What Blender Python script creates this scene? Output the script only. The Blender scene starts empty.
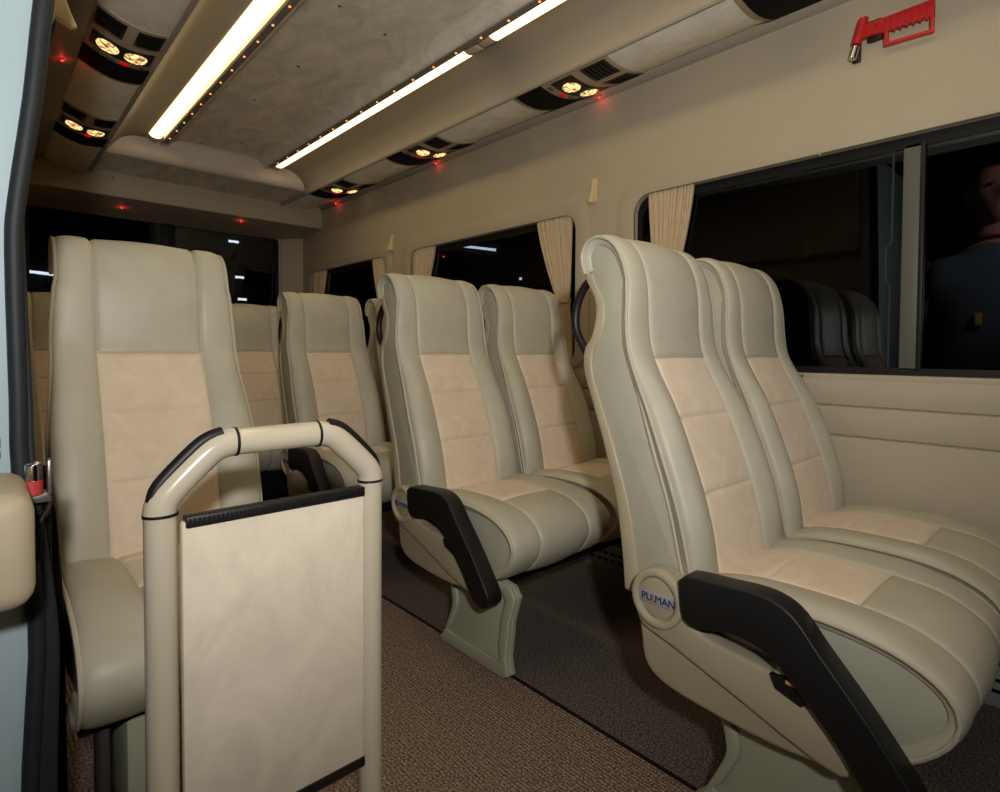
import bpy, bmesh, math, random
from mathutils import Vector, Matrix
random.seed(7)
scene = bpy.context.scene
COL = scene.collection
PI = math.pi

# ------------------------------------------------------------------ materials
def lin(c):
    return tuple(((v/255)/12.92 if v/255 <= .04045 else (((v/255)+.055)/1.055)**2.4) for v in c) + (1.0,)
def newmat(name):
    m = bpy.data.materials.new(name); m.use_nodes = True
    nt = m.node_tree; nt.nodes.clear()
    out = nt.nodes.new('ShaderNodeOutputMaterial')
    return m, nt, out
def node(nt, typ, **kw):
    n = nt.nodes.new(typ)
    for k, v in kw.items():
        if k.startswith('in_'):
            n.inputs[k[3:].replace('_', ' ')].default_value = v
        else: setattr(n, k, v)
    return n
def principled(name, rgb, rough=.5, spec=.5, metal=0, noise=None, bump=None, coat=0, mottle=None, sheen=0):
    """noise/mottle: (scale, amount 0..1[, stretch]) colour variation; bump: (scale, strength, distance)"""
    m, nt, out = newmat(name)
    b = node(nt, 'ShaderNodeBsdfPrincipled'); L = nt.links
    b.inputs['Roughness'].default_value = rough; b.inputs['Metallic'].default_value = metal
    b.inputs['Specular IOR Level'].default_value = spec; b.inputs['Coat Weight'].default_value = coat
    b.inputs['Sheen Weight'].default_value = sheen
    col = lin(rgb); b.inputs['Base Color'].default_value = col
    tc = node(nt, 'ShaderNodeTexCoord')
    if noise or mottle:
        n = node(nt, 'ShaderNodeTexNoise'); s = (noise or mottle)
        n.inputs['Scale'].default_value = s[0]; n.inputs['Detail'].default_value = 5 if mottle else 2
        n.inputs['Roughness'].default_value = .6
        mp = node(nt, 'ShaderNodeMapping'); L.new(tc.outputs['Object'], mp.inputs['Vector'])
        if len(s) > 2: mp.inputs['Scale'].default_value = s[2]
        L.new(mp.outputs[0], n.inputs['Vector'])
        if mottle: n.inputs['Distortion'].default_value = 1.2
        r = node(nt, 'ShaderNodeValToRGB')
        a = s[1]
        r.color_ramp.elements[0].position = .36; r.color_ramp.elements[1].position = .64
        r.color_ramp.elements[0].color = tuple(c*(1-a) for c in col[:3])+(1,)
        r.color_ramp.elements[1].color = tuple(min(1, c*(1+a*.6)) for c in col[:3])+(1,)
        L.new(n.outputs['Fac'], r.inputs['Fac']); L.new(r.outputs['Color'], b.inputs['Base Color'])
    if bump:
        n2 = node(nt, 'ShaderNodeTexNoise'); n2.inputs['Scale'].default_value = bump[0]; n2.inputs['Detail'].default_value = 3
        L.new(tc.outputs['Object'], n2.inputs['Vector'])
        bp = node(nt, 'ShaderNodeBump'); bp.inputs['Strength'].default_value = bump[1]; bp.inputs['Distance'].default_value = bump[2]
        L.new(n2.outputs['Fac'], bp.inputs['Height']); L.new(bp.outputs['Normal'], b.inputs['Normal'])
    L.new(b.outputs[0], out.inputs['Surface'])
    return m
def emission(name, rgb, strength, facets=0):
    m, nt, out = newmat(name); L = nt.links
    e = node(nt, 'ShaderNodeEmission'); e.inputs['Color'].default_value = lin(rgb); e.inputs['Strength'].default_value = strength
    if facets:
        tc = node(nt, 'ShaderNodeTexCoord'); v = node(nt, 'ShaderNodeTexVoronoi'); v.inputs['Scale'].default_value = facets
        L.new(tc.outputs['Object'], v.inputs['Vector'])
        r = node(nt, 'ShaderNodeMapRange'); r.inputs['From Min'].default_value = 0; r.inputs['From Max'].default_value = .8
        r.inputs['To Min'].default_value = strength*1.9; r.inputs['To Max'].default_value = strength*.12
        L.new(v.outputs['Distance'], r.inputs['Value']); L.new(r.outputs['Result'], e.inputs['Strength'])
    L.new(e.outputs[0], out.inputs['Surface'])
    return m
def glass(name, tint):
    m, nt, out = newmat(name); L = nt.links
    t = node(nt, 'ShaderNodeBsdfTransparent'); t.inputs['Color'].default_value = (*tint, 1)
    g = node(nt, 'ShaderNodeBsdfGlossy'); g.inputs['Roughness'].default_value = 0.0; g.inputs['Color'].default_value = (.9, .92, .95, 1)
    f = node(nt, 'ShaderNodeFresnel'); f.inputs['IOR'].default_value = 1.45
    ge = node(nt, 'ShaderNodeNewGeometry'); ma = node(nt, 'ShaderNodeMath', operation='MULTIPLY_ADD')
    ma.inputs[1].default_value = 1/1.45-1.45; ma.inputs[2].default_value = 1.45      # same reflectance on both faces of the pane
    L.new(ge.outputs['Backfacing'], ma.inputs[0]); L.new(ma.outputs[0], f.inputs['IOR'])
    x = node(nt, 'ShaderNodeMixShader')
    L.new(f.outputs[0], x.inputs[0]); L.new(t.outputs[0], x.inputs[1]); L.new(g.outputs[0], x.inputs[2])
    L.new(x.outputs[0], out.inputs['Surface'])
    return m
def carpet(name, rgb_a, rgb_b, ribs=0.0):
    m, nt, out = newmat(name); L = nt.links
    b = node(nt, 'ShaderNodeBsdfPrincipled'); b.inputs['Roughness'].default_value = .95; b.inputs['Specular IOR Level'].default_value = .1
    tc = node(nt, 'ShaderNodeTexCoord')
    n = node(nt, 'ShaderNodeTexNoise'); n.inputs['Scale'].default_value = 190; n.inputs['Detail'].default_value = 2
    L.new(tc.outputs['Object'], n.inputs['Vector'])
    r = node(nt, 'ShaderNodeValToRGB'); r.color_ramp.elements[0].position = .38; r.color_ramp.elements[1].position = .62
    r.color_ramp.elements[0].color = lin(rgb_a); r.color_ramp.elements[1].color = lin(rgb_b)
    L.new(n.outputs['Fac'], r.inputs['Fac']); L.new(r.outputs['Color'], b.inputs['Base Color'])
    w = node(nt, 'ShaderNodeTexWave', wave_type='BANDS', bands_direction='X'); w.inputs['Scale'].default_value = 34
    w.inputs['Distortion'].default_value = .4; w.inputs['Detail Scale'].default_value = 3
    L.new(tc.outputs['Object'], w.inputs['Vector'])
    mx = node(nt, 'ShaderNodeMath', operation='MULTIPLY_ADD'); mx.inputs[1].default_value = ribs
    L.new(w.outputs['Fac'], mx.inputs[0]); L.new(n.outputs['Fac'], mx.inputs[2])
    bp = node(nt, 'ShaderNodeBump'); bp.inputs['Strength'].default_value = .8; bp.inputs['Distance'].default_value = .004
    L.new(mx.outputs[0], bp.inputs['Height']); L.new(bp.outputs['Normal'], b.inputs['Normal'])
    L.new(b.outputs[0], out.inputs['Surface'])
    return m

M = dict(
    leather=principled('leather', (188, 183, 162), .46, .45, noise=(9, .05), bump=(900, .10, .0006)),
    leather_side=principled('leather_side', (184, 180, 158), .48, .45, noise=(9, .04), bump=(900, .10, .0006)),
    piping=principled('piping', (190, 182, 158), .45, .45),
    suede=principled('suede', (225, 206, 181), .9, .15, mottle=(14, .06), bump=(500, .12, .0006), sheen=.15),
    panel_suede=principled('panel_suede', (236, 222, 198), .9, .12, mottle=(9, .10, (1, 1, .6)), bump=(500, .1, .0006)),
    roof_suede=principled('roof_suede', (238, 227, 208), .92, .12, mottle=(5, .17, (1.6, .8, 1)), sheen=.1),
    console_suede=principled('console_suede', (240, 234, 216), .9, .12, mottle=(9, .10, (1.5, .8, 1)), sheen=.1),
    pale_suede=principled('pale_suede', (216, 202, 186), .9, .12, mottle=(9, .06)),
    wall=principled('wall_trim', (184, 172, 148), .62, .35, noise=(3, .03), bump=(700, .10, .0006)),
    duct=principled('duct_trim', (160, 151, 135), .55, .4, noise=(3, .02), bump=(700, .06, .0006)),
    plastic=principled('tan_plastic', (178, 166, 138), .38, .5, bump=(600, .04, .0005)),
    pole=principled('pole_plastic', (208, 197, 172), .22, .5, coat=.35),
    console=principled('console_plastic', (176, 160, 132), .42, .45),
    foot=principled('grey_green_plastic', (174, 175, 150), .5, .4, bump=(300, .05, .0006)),
    black=principled('black_plastic', (22, 21, 21), .48, .45, bump=(500, .1, .0006)),
    black_matt=principled('black_matt', (12, 11, 11), .8, .2),
    mesh=principled('speaker_cloth', (18, 17, 16), .85, .2, bump=(900, .5, .001)),
    rubber=principled('rubber', (32, 35, 38), .6, .4, bump=(80, .08, .001)),
    white_paint=principled('white_paint', (168, 186, 190), .35, .5, noise=(4, .05)),
    metal=principled('aluminium', (130, 130, 132), .38, .5, metal=.9),
    channel=principled('channel_grey', (128, 125, 118), .45, .5),
    chrome=principled('chrome', (215, 215, 215), .12, .5, metal=1),
    heater=principled('heater_metal', (176, 178, 182), .45, .5, metal=.2),
    red=principled('red_plastic', (205, 34, 36), .4, .5),
    red_dull=principled('red_ring', (186, 60, 62), .5, .4),
    yellow=principled('yellow_mark', (215, 170, 30), .5, .4),
    hook=principled('cream_plastic', (220, 194, 150), .4, .5),
    cream=principled('cream_box', (184, 168, 142), .5, .4),
    curtain=principled('curtain_cloth', (204, 184, 150), .9, .1, noise=(30, .05)),
    badge=principled('badge_silver', (176, 182, 192), .35, .5, metal=.3),
    ink=principled('ink', (24, 26, 46), .6, .3), ink_red=principled('ink_red', (200, 50, 90), .6, .3),
    frame_black=principled('window_rubber', (16, 17, 19), .5, .35),
    frame_grey=principled('slider_grey', (92, 92, 84), .5, .4),
    screw=principled('screw_metal', (150, 148, 140), .3, .5, metal=.8),
    switch=principled('switch_grey', (92, 90, 86), .4, .5),
    groove=principled('seam_dark', (26, 23, 22), .8, .2),
    skin=principled('skin', (190, 130, 105), .6, .3), shirt=principled('shirt_blue', (96, 102, 108), .9, .1),
    trousers=principled('trousers', (40, 42, 52), .9, .1), hair=principled('hair', (28, 22, 18), .7, .2),
    asphalt=principled('asphalt', (45, 45, 46), .95, .1, noise=(40, .2)),
    carpet=carpet('carpet', (94, 78, 67), (184, 159, 141), .9),
    carpet_dark=carpet('carpet_side', (70, 64, 60), (132, 122, 115), .2),
    diffuser=emission('diffuser_light', (255, 220, 158), 3.2),
    diffuser_off=principled('diffuser_frosted', (205, 190, 160), .35, .5),
    led=emission('orange_led', (255, 140, 60), 3.0), red_led=emission('red_led', (255, 24, 16), 12.0),
    red_dim=emission('red_button', (225, 26, 22), .55),
    lens=emission('lamp_lens', (255, 208, 135), 1.5, 70),
    tube=emission('garage_tube', (225, 235, 255), 4.0),
    glass=glass('tinted_glass', (.38, .39, .40)), rear_glass=glass('rear_glass', (.5, .51, .51)),
)

# ------------------------------------------------------------------ mesh helpers
def catmull(pts, n=6, closed=False):
    out = []; N = len(pts)
    rng = range(N) if closed else range(N-1)
    for i in rng:
        p = [Vector(pts[(i+k) % N]) if closed else Vector(pts[min(max(i+k, 0), N-1)]) for k in (-1, 0, 1, 2)]
        for j in range(n):
            t = j/n
            out.append(.5*((2*p[1]) + (-p[0]+p[2])*t + (2*p[0]-5*p[1]+4*p[2]-p[3])*t*t + (-p[0]+3*p[1]-3*p[2]+p[3])*t**3))
    if not closed: out.append(Vector(pts[-1]))
    return out
class MB:
    def __init__(s): s.bm = bmesh.new()
    def box(s, x0, x1, y0, y1, z0, z1, bevel=0, seg=2, rot=None):
        r = bmesh.ops.create_cube(s.bm, size=1)
        vs = r['verts']; c = Vector(((x0+x1)/2, (y0+y1)/2, (z0+z1)/2))
        for v in vs:
            p = Vector((v.co.x*(x1-x0), v.co.y*(y1-y0), v.co.z*(z1-z0)))
            v.co = (rot @ p if rot else p) + c
        if bevel:
            es = list({e for v in vs for e in v.link_edges})
            bmesh.ops.bevel(s.bm, geom=es, offset=bevel, segments=seg, profile=.5, affect='EDGES')
        return s
    def prism(s, poly, a0, a1, axis='x', bevel=0, seg=3):
        """closed polygon extruded; axis x: poly=(y,z); y: poly=(x,z); z: poly=(x,y)"""
        def P(p, a):
            return {'x': (a, p[0], p[1]), 'y': (p[0], a, p[1]), 'z': (p[0], p[1], a)}[axis]
        A = [s.bm.verts.new(P(p, a0)) for p in poly]; B = [s.bm.verts.new(P(p, a1)) for p in poly]
        n = len(poly); fs = [s.bm.faces.new(A), s.bm.faces.new(B)]
        caps = [e for f in fs for e in f.edges]
        for i in range(n): fs.append(s.bm.faces.new((A[i], A[(i+1) % n], B[(i+1) % n], B[i])))
        bmesh.ops.recalc_face_normals(s.bm, faces=fs)
        if bevel:
            bmesh.ops.bevel(s.bm, geom=caps, offset=bevel, segments=seg, profile=.5, affect='EDGES', clamp_overlap=True)
        return s
    def ring(s, outer, inner, a0, a1, axis='x', bevel=0):
        def P(p, a):
            return {'x': (a, p[0], p[1]), 'y': (p[0], a, p[1]), 'z': (p[0], p[1], a)}[axis]
        n = len(outer)
        L = [[s.bm.verts.new(P(p, a)) for p in poly] for poly, a in ((outer, a0), (inner, a0), (inner, a1), (outer, a1))]
        fs = []; es = []
        for k in range(4):
            A, B = L[k], L[(k+1) % 4]
            for i in range(n): fs.append(s.bm.faces.new((A[i], A[(i+1) % n], B[(i+1) % n], B[i])))
        bmesh.ops.recalc_face_normals(s.bm, faces=fs)
        if bevel:
            for k in range(4):
                for i in range(n):
                    e = s.bm.edges.get((L[k][i], L[k][(i+1) % n]))
                    if e: es.append(e)
            bmesh.ops.bevel(s.bm, geom=es, offset=bevel, segments=2, profile=.5, affect='EDGES')
        return s
    def tube(s, pts, r, seg=10, closed=False, cap=True, flat=None):
        pts = [Vector(p) for p in pts]; n = len(pts); rings = []
        up = None
        for i in range(n):
            if closed: t = (pts[(i+1) % n]-pts[i-1]).normalized()
            else: t = (pts[min(i+1, n-1)]-pts[max(i-1, 0)]).normalized()
            if up is None:
                up = Vector((0, 0, 1)) if abs(t.z) < .9 else Vector((1, 0, 0))
            a = (up - t*up.dot(t)).normalized(); b = t.cross(a); up = a
            rr = r[i] if isinstance(r, (list, tuple)) else r
            rings.append([s.bm.verts.new(pts[i] + a*math.cos(2*PI*k/seg)*rr + b*math.sin(2*PI*k/seg)*rr*(flat or 1)) for k in range(seg)])
        fs = []
        for i in range(n if closed else n-1):
            A, B = rings[i], rings[(i+1) % n]
            for k in range(seg): fs.append(s.bm.faces.new((A[k], A[(k+1) % seg], B[(k+1) % seg], B[k])))
        if cap and not closed: fs += [s.bm.faces.new(rings[0]), s.bm.faces.new(rings[-1])]
        bmesh.ops.recalc_face_normals(s.bm, faces=fs)
        return s
    def grid(s, P, mask=None, flip=False):
        """P[i][j] -> points; mask(i,j) chooses the cells"""
        V = {}
        def g(i, j):
            if (i, j) not in V: V[i, j] = s.bm.verts.new(P[i][j])
            return V[i, j]
        for i in range(len(P)-1):
            for j in range(len(P[0])-1):
                if mask and not mask(i, j): continue
                f = [g(i, j), g(i+1, j), g(i+1, j+1), g(i, j+1)]
                s.bm.faces.new(f[::-1] if flip else f)
        return s
    def ell(s, c, ax, ay, az, u=16, v=10):
        """ellipsoid with axis vectors"""
        r = bmesh.ops.create_uvsphere(s.bm, u_segments=u, v_segments=v, radius=1)
        c, ax, ay, az = map(Vector, (c, ax, ay, az))
        for w in r['verts']: w.co = c + ax*w.co.x + ay*w.co.y + az*w.co.z
        return s
    def cyl(s, p0, p1, r, seg=20, r2=None, bevel=0):
        return s.tube([p0, p1], [r, r2 if r2 is not None else r], seg)
    def mesh(s, name, mat, smooth=True, angle=38):
        me = bpy.data.meshes.new(name); s.bm.normal_update(); s.bm.to_mesh(me); s.bm.free()
        me.materials.append(M[mat] if isinstance(mat, str) else mat)
        if smooth:
            me.shade_smooth(); me.set_sharp_from_angle(angle=math.radians(angle))
        return me
    def build(s, name, mat, parent=None, smooth=True, angle=38, loc=(0, 0, 0)):
        return inst(name, s.mesh(name, mat, smooth, angle), parent, loc)
def inst(name, me, parent=None, loc=(0, 0, 0)):
    o = bpy.data.objects.new(name, me); COL.objects.link(o)
    o.location = loc
    if parent: o.parent = parent
    return o
def tag(o, label, cat, group=None):
    o['label'] = label; o['category'] = cat
    if group: o['group'] = group
    return o
def empty(name, loc, label, cat, group=None):
    o = bpy.data.objects.new(name, None); COL.objects.link(o); o.location = loc; o.empty_display_size = .1
    return tag(o, label, cat, group)
def struct(o): o['kind'] = 'structure'; return o
def copy_tree(o, parent=None):
    c = o.copy(); COL.objects.link(c)
    if parent: c.parent = parent
    for ch in list(o.children): copy_tree(ch, c)
    return c

# ------------------------------------------------------------------ camera (level lens, shifted crop)
cam = bpy.data.cameras.new('camera'); co = bpy.data.objects.new('camera', cam); COL.objects.link(co)
cam.sensor_width = 36; cam.lens = 36*569.5/1000; cam.shift_x = -.035; cam.shift_y = -.029; cam.clip_start = .02
yaw, pitch, roll = .77277598, -.02740984, .00731274
fw = Vector((math.sin(yaw)*math.cos(pitch), math.cos(yaw)*math.cos(pitch), math.sin(pitch)))
rt = Vector((math.cos(yaw), -math.sin(yaw), 0)); up = rt.cross(fw)
r2 = rt*math.cos(roll)+up*math.sin(roll); u2 = up*math.cos(roll)-rt*math.sin(roll)
R3 = Matrix((r2, u2, -fw)).transposed()
co.matrix_world = Matrix.Translation((0, 0, .95)) @ R3.to_4x4()
scene.camera = co

# ------------------------------------------------------------------ seats
BACK = [(-.338, .455), (-.330, .50), (-.300, .62), (-.262, .725), (-.220, .82), (-.180, .90), (-.158, .96), (-.150, 1.02), (-.147, 1.08),
        (-.138, 1.135), (-.117, 1.185), (-.086, 1.215), (-.050, 1.226), (-.020, 1.217), (-.002, 1.193), (-.001, 1.163), (-.012, 1.135)]
CUSH = [(-.285, .460), (-.35, .482), (-.43, .495), (-.52, .498), (-.60, .496), (-.67, .486), (-.72, .469), (-.757, .444), (-.774, .412),
        (-.768, .376), (-.742, .340), (-.708, .312), (-.672, .298), (-.62, .290), (-.55, .286)]
def arclen(pts):
    d = [0]
    for a, b in zip(pts, pts[1:]): d.append(d[-1]+(Vector(b)-Vector(a)).length)
    return d
def sample(pts, d, s):
    for i in range(len(d)-1):
        if s <= d[i+1] or i == len(d)-2:
            t = (s-d[i])/(d[i+1]-d[i]); return Vector(pts[i]).lerp(Vector(pts[i+1]), t)
def pad(profile, hw, us, s_cuts, height, wrap, suede_rows, step=.011, sgn=1):
    """Upholstered pad. profile: (y,z) list; hw(s): half width; us(s): suede half fraction; s_cuts: arclengths of cross seams
    (lengthwise seams run at +-us); height(u,s): bulge along normal; wrap: list of (dx, depth) for the edge roll."""
    cv = catmull([(p[0], p[1], 0) for p in profile], 8); cv = [(p.x, p.y) for p in cv]
    d = arclen(cv); T = d[-1]
    rows = set()
    k = int(T/step)
    for i in range(k+1): rows.add(round(T*i/k, 4))
    for c in s_cuts:
        rows = {r for r in rows if abs(r-c) > .011}
        rows |= {c, c-.009, c+.009, c-.004, c+.004}
    rows = sorted(r for r in rows if 0 <= r <= T)
    cols_in = [-1, -.93, -.8, -.55, -.25, 0, .25, .55, .8, .93, 1]
    P = []; tags = []
    def colset(w, u0):
        g = .010/w; e = .0045/w; c = []
        left = [(-1, 0)] + [(-1+.03/w*q, 0) for q in (.12, .35, .7, 1.0)]
        m = [-1+.03/w + (1-u0-g-.03/w)*q for q in (.2, .4, .6, .8)]
        L = [x for x, _ in left] + m + [-u0-g, -u0-e]
        c = L + [-u0] + [-u0+e, -u0+g] + [u0*q for q in (-.7, -.4, -.15, .15, .4, .7)] + [u0-g, u0-e] + [u0] + [-x for x in reversed(L)]
        return c
    iu = None
    for s in rows:
        p = sample(cv, d, s); a = sample(cv, d, max(0, s-.012)); b = sample(cv, d, min(T, s+.012))
        t = (b-a).normalized(); nrm = Vector((-t.y, t.x))*sgn
        w = hw(s); u0 = us(s); cs = colset(w, u0)
        if iu is None: iu = (cs.index(-u0), cs.index(u0))
        gs = 0
        for c in s_cuts:
            gs = max(gs, math.exp(-((s-c)/.0045)**2))
        line = []
        for (dx, dep) in reversed(wrap):
            line.append(Vector((-w+dx, p.x+nrm.x*-dep, p.y+nrm.y*-dep)))
        for u in cs:
            e = (abs(u)-(1-.03/w))/(.03/w)
            rd = -.0085*(1-math.sqrt(max(0, 1-e*e))) if e > 0 else 0
            gu = max(math.exp(-((abs(u)-u0)*w/.0042)**2), gs if abs(u) <= u0+.005/w else 0)
            h = height(u, s, u0) + rd - .0062*gu
            line.append(Vector((u*w, p.x+nrm.x*h, p.y+nrm.y*h)))
        for (dx, dep) in wrap:
            line.append(Vector((w-dx, p.x+nrm.x*-dep, p.y+nrm.y*-dep)))
        P.append(line)
    o = len(wrap); ca, cb = iu[0]+o, iu[1]+o
    r0, r1 = suede_rows
    isu = lambda i, j: ca <= j < cb and r0-1e-6 <= rows[i] and rows[i+1] <= r1+1e-6
    return P, isu, rows, cv, d
def seg_at(profile, axis, val):
    cv = catmull([(p[0], p[1], 0) for p in profile], 8); d = arclen([(p.x, p.y) for p in cv])
    for i in range(len(cv)-1):
        a, b = cv[i][axis], cv[i+1][axis]
        if (a-val)*(b-val) <= 0 and a != b: return d[i]+(d[i+1]-d[i])*(val-a)/(b-a)
def sm(a, b, x):
    t = min(1, max(0, (x-a)/(b-a))); return t*t*(3-2*t)

bS = [seg_at(BACK, 1, z) for z in (.50, .640, .80, .936)]
bTop = seg_at(BACK, 1, 1.10)
bT = arclen([(p.x, p.y) for p in catmull([(q[0], q[1], 0) for q in BACK], 8)])[-1]
def tz(z): return .211 - .015*sm(.70, .95, z) - .013*sm(.95, 1.18, z)
_bc = [(p.x, p.y) for p in catmull([(q[0], q[1], 0) for q in BACK], 8)]; _bd = arclen(_bc)
def b_hw(s): return tz(max(.45, sample(_bc, _bd, s).y)) if s < bTop else tz(1.2)
def b_us(s): return .113/b_hw(s)
def b_h(u, s, u0):
    a = abs(u)
    k = 1-.80*sm(bS[2]-.02, bS[3]+.06, s)           # bolsters fade out into the head rest
    k *= .35+.65*sm(0, .12, s)
    bol = .026*k*math.exp(-((a-.80)/.24)**2)
    puff = .008*(1-(a/u0)**2) if a < u0 else 0
    return bol + puff + .002*sm(bT, bTop, s)
c_cut_y = -.602
cS0 = seg_at(CUSH, 0, -.335); cSm = seg_at(CUSH, 0, -.43); cS1 = seg_at(CUSH, 0, -.602)
cT = arclen([(p.x, p.y) for p in catmull([(q[0], q[1], 0) for q in CUSH], 8)])[-1]
def c_hw(s): return .207
def c_us(s): return .505
def c_h(u, s, u0):
    a = abs(u)
    k = .25+.75*sm(0, .1, s); k *= 1-.75*sm(cS1, cS1+.16, s)
    bol = .012*k*math.exp(-((a-.82)/.26)**2)
    puff = .006*(1-(a/u0)**2) if a < u0 else 0
    return bol+puff+.006*sm(cS1, cS1+.1, s)*(1-a*a)*(1-sm(cT-.2, cT, s))
PADN = -1
MESH = {}
def make_seat_meshes():
    wrapb = [(0.0, .004), (.001, .012), (.004, .020), (.012, .030), (.03, .034)]
    P, isu, rows, cv, d = pad(BACK, b_hw, b_us, bS[1:], b_h, wrapb, (0, bS[3]))
    flipb = True
    MESH['backrest'] = MB().grid(P, lambda i, j: not isu(i, j), flipb).mesh('backrest', 'leather', angle=60)
    MESH['back_insert'] = MB().grid(P, isu, flipb).mesh('backrest_insert', 'suede', angle=60)
    for k in (0, 1):
        idx = 4 if k == 0 else len(P[0])-5
        MESH['back_piping%d' % k] = MB().tube([r[idx] + Vector(((-.003 if k == 0 else .003), 0, 0)) for r in P[::2]+P[-1:]], .0042, 7).mesh('piping', 'piping')
    P, isu, rows, cv, d = pad(CUSH, c_hw, c_us, [cSm, cS1], c_h, [(0.0, .004), (.001, .010), (.003, .016), (.008, .021), (.02, .023)], (0, cS1), sgn=-1)
    MESH['cushion'] = MB().grid(P, lambda i, j: not isu(i, j), False).mesh('seat_cushion', 'leather', angle=60)
    MESH['cush_insert'] = MB().grid(P, isu, False).mesh('cushion_insert', 'suede', angle=60)
    for k in (0, 1):
        idx = 4 if k == 0 else len(P[0])-5
        MESH['cush_piping%d' % k] = MB().tube([r[idx] + Vector(((-.003 if k == 0 else .003), 0, 0)) for r in P[::2]+P[-1:]], .0042, 7).mesh('piping', 'piping')
    # leather clad back body
    front = [(-.325, .44), (-.300, .50), (-.268, .625), (-.222, .752), (-.188, .84), (-.160, .92), (-.140, .99), (-.138, 1.06), (-.130, 1.125), (-.110, 1.175), (-.082, 1.205), (-.046, 1.216),
             (-.021, 1.207), (-.011, 1.188), (-.010, 1.162), (-.021, 1.135)]
    rear = [(-.040, 1.10), (-.062, 1.055), (-.058, 1.00), (-.045, .955), (-.042, .90), (-.080, .81), (-.108, .735), (-.145, .62), (-.165, .50), (-.172, .43)]
    f = [(p.x, p.y) for p in catmull([(a, b, 0) for a, b in front], 4)]
    r = [(p.x, p.y) for p in catmull([(a, b, 0) for a, b in rear], 4)]
    MESH['back_body'] = MB().prism(f+r, -.202, .202, 'x', .010, 3).mesh('side_panel', 'leather_side', angle=50)
    for k, x in enumerate((-.2035, .2035)): MESH['body_piping%d' % k] = MB().tube([(x, a, b) for a, b in f], .0040, 7).mesh('side_piping', 'piping')
    # hard rear shell: strip behind the body
    out = [(-.009, 1.140), (-.017, 1.118), (-.045, 1.075), (-.050, 1.03), (-.040, .985), (-.020, .955), (-.022, .90), (-.062, .81), (-.094, .735), (-.130, .62), (-.150, .50), (-.158, .42)]
    o = [(p.x, p.y) for p in catmull([(a, b, 0) for a, b in out], 4)]
    inn = [(a-.024-.012*sm(.9, .45, b), b-.004) for a, b in reversed(o)]
    MESH['shell'] = MB().prism(o+inn, -.206, .206, 'x', .006, 2).mesh('backrest_shell', 'plastic', angle=50)
    # seat pan side
    cc = [(p.x, p.y) for p in catmull([(q[0], q[1], 0) for q in CUSH[1:]], 4)]
    # normal of the pad points to the left of the direction, inset goes to the right
    top = []
    for k, q in enumerate(cc):
        a, c = Vector(cc[max(0, k-1)]), Vector(cc[min(len(cc)-1, k+1)]); t = (c-a).normalized()
        n_ = Vector((-t.y, t.x))
        top.append((q[0]-n_.x*PADN*.017, q[1]-n_.y*PADN*.017))
    b = top+[(-.40, .276), (-.29, .29), (-.28, .43)]
    MESH['base'] = MB().prism(b, -.197, .197, 'x', .005, 3).mesh('seat_base', 'leather_side', angle=50)
    for k, x in enumerate((-.199, .199)): MESH['base_piping%d' % k] = MB().tube([(x, a, c) for a, c in top], .0040, 7).mesh('base_piping', 'piping')
    # grab handle (aisle side)
    hp = catmull([(0, -.012, 1.125), (0, .012, 1.105), (0, .034, 1.06), (0, .036, 1.01), (0, .012, .965), (0, -.012, .935)], 6)
    MESH['handle'] = MB().tube(hp, .0105, 12).mesh('grab_handle', 'black')
    # aisle bracket
    br = [(-.205, .440), (-.217, .478), (-.245, .500), (-.290, .502), (-.322, .480), (-.336, .440), (-.350, .412), (-.39, .398), (-.45, .392), (-.505, .388), (-.517, .404), (-.545, .394), (-.596, .342), (-.634, .300), (-.640, .276), (-.622, .260),
          (-.585, .264), (-.53, .280), (-.46, .304), (-.38, .330), (-.30, .356), (-.236, .374), (-.216, .398)]
    bp = [(p.x, p.y) for p in catmull([(a, c, 0) for a, c in br], 3, True)]
    MESH['bracket'] = MB().prism(bp, -.244, -.202, 'x', .011, 3).mesh('side_bracket', 'plastic', angle=50)
    low = [(-.220, .400), (-.300, .375), (-.40, .345), (-.50, .31), (-.60, .28), (-.61, .258), (-.564, .252), (-.504, .247), (-.394, .249), (-.285, .260), (-.234, .288), (-.220, .34)]
    lp = [(p.x, p.y) for p in catmull([(a, c, 0) for a, c in low], 3, True)]
    MESH['bracket_low'] = MB().prism(lp, -.230, -.19, 'x', .010, 3).mesh('lower_cover', 'plastic', angle=50)
    def circ(cx, cy, r, n=32): return [(cx+r*math.cos(2*PI*k/n), cy+r*math.sin(2*PI*k/n)) for k in range(n)]
    HC = (-.272, .446)
    m = MB().ring(circ(*HC, .061), circ(*HC, .044), -.256, -.225, 'x', .007)
    MESH['hub'] = m.mesh('hub_ring', 'plastic')
    MESH['cap'] = MB().prism(circ(*HC, .0425), -.249, -.225, 'x', .006, 2).mesh('hub_cap', 'plastic')
    MESH['badge'] = MB().box(-.2525, -.246, HC[0]-.040, HC[0]+.040, HC[1]-.013, HC[1]+.011, .001).mesh('badge', 'badge')
    arm_t = [(-.336, .452), (-.333, .478), (-.331, .502), (-.333, .508), (-.340, .513), (-.350, .519), (-.42, .524), (-.485, .528), (-.525, .522), (-.556, .504), (-.592, .462), (-.659, .388), (-.712, .322), (-.735, .288), (-.736, .264), (-.718, .250),
             (-.690, .250), (-.662, .268), (-.622, .322), (-.566, .378), (-.520, .420), (-.480, .436), (-.43, .438), (-.392, .428), (-.360, .426), (-.343, .436)]
    ap = [(p.x, p.y) for p in catmull([(a, c, 0) for a, c in arm_t], 3, True)]
    MESH['armrest'] = MB().prism(ap, -.268, -.216, 'x', .009, 3).mesh('armrest', 'black', angle=50)
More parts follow.
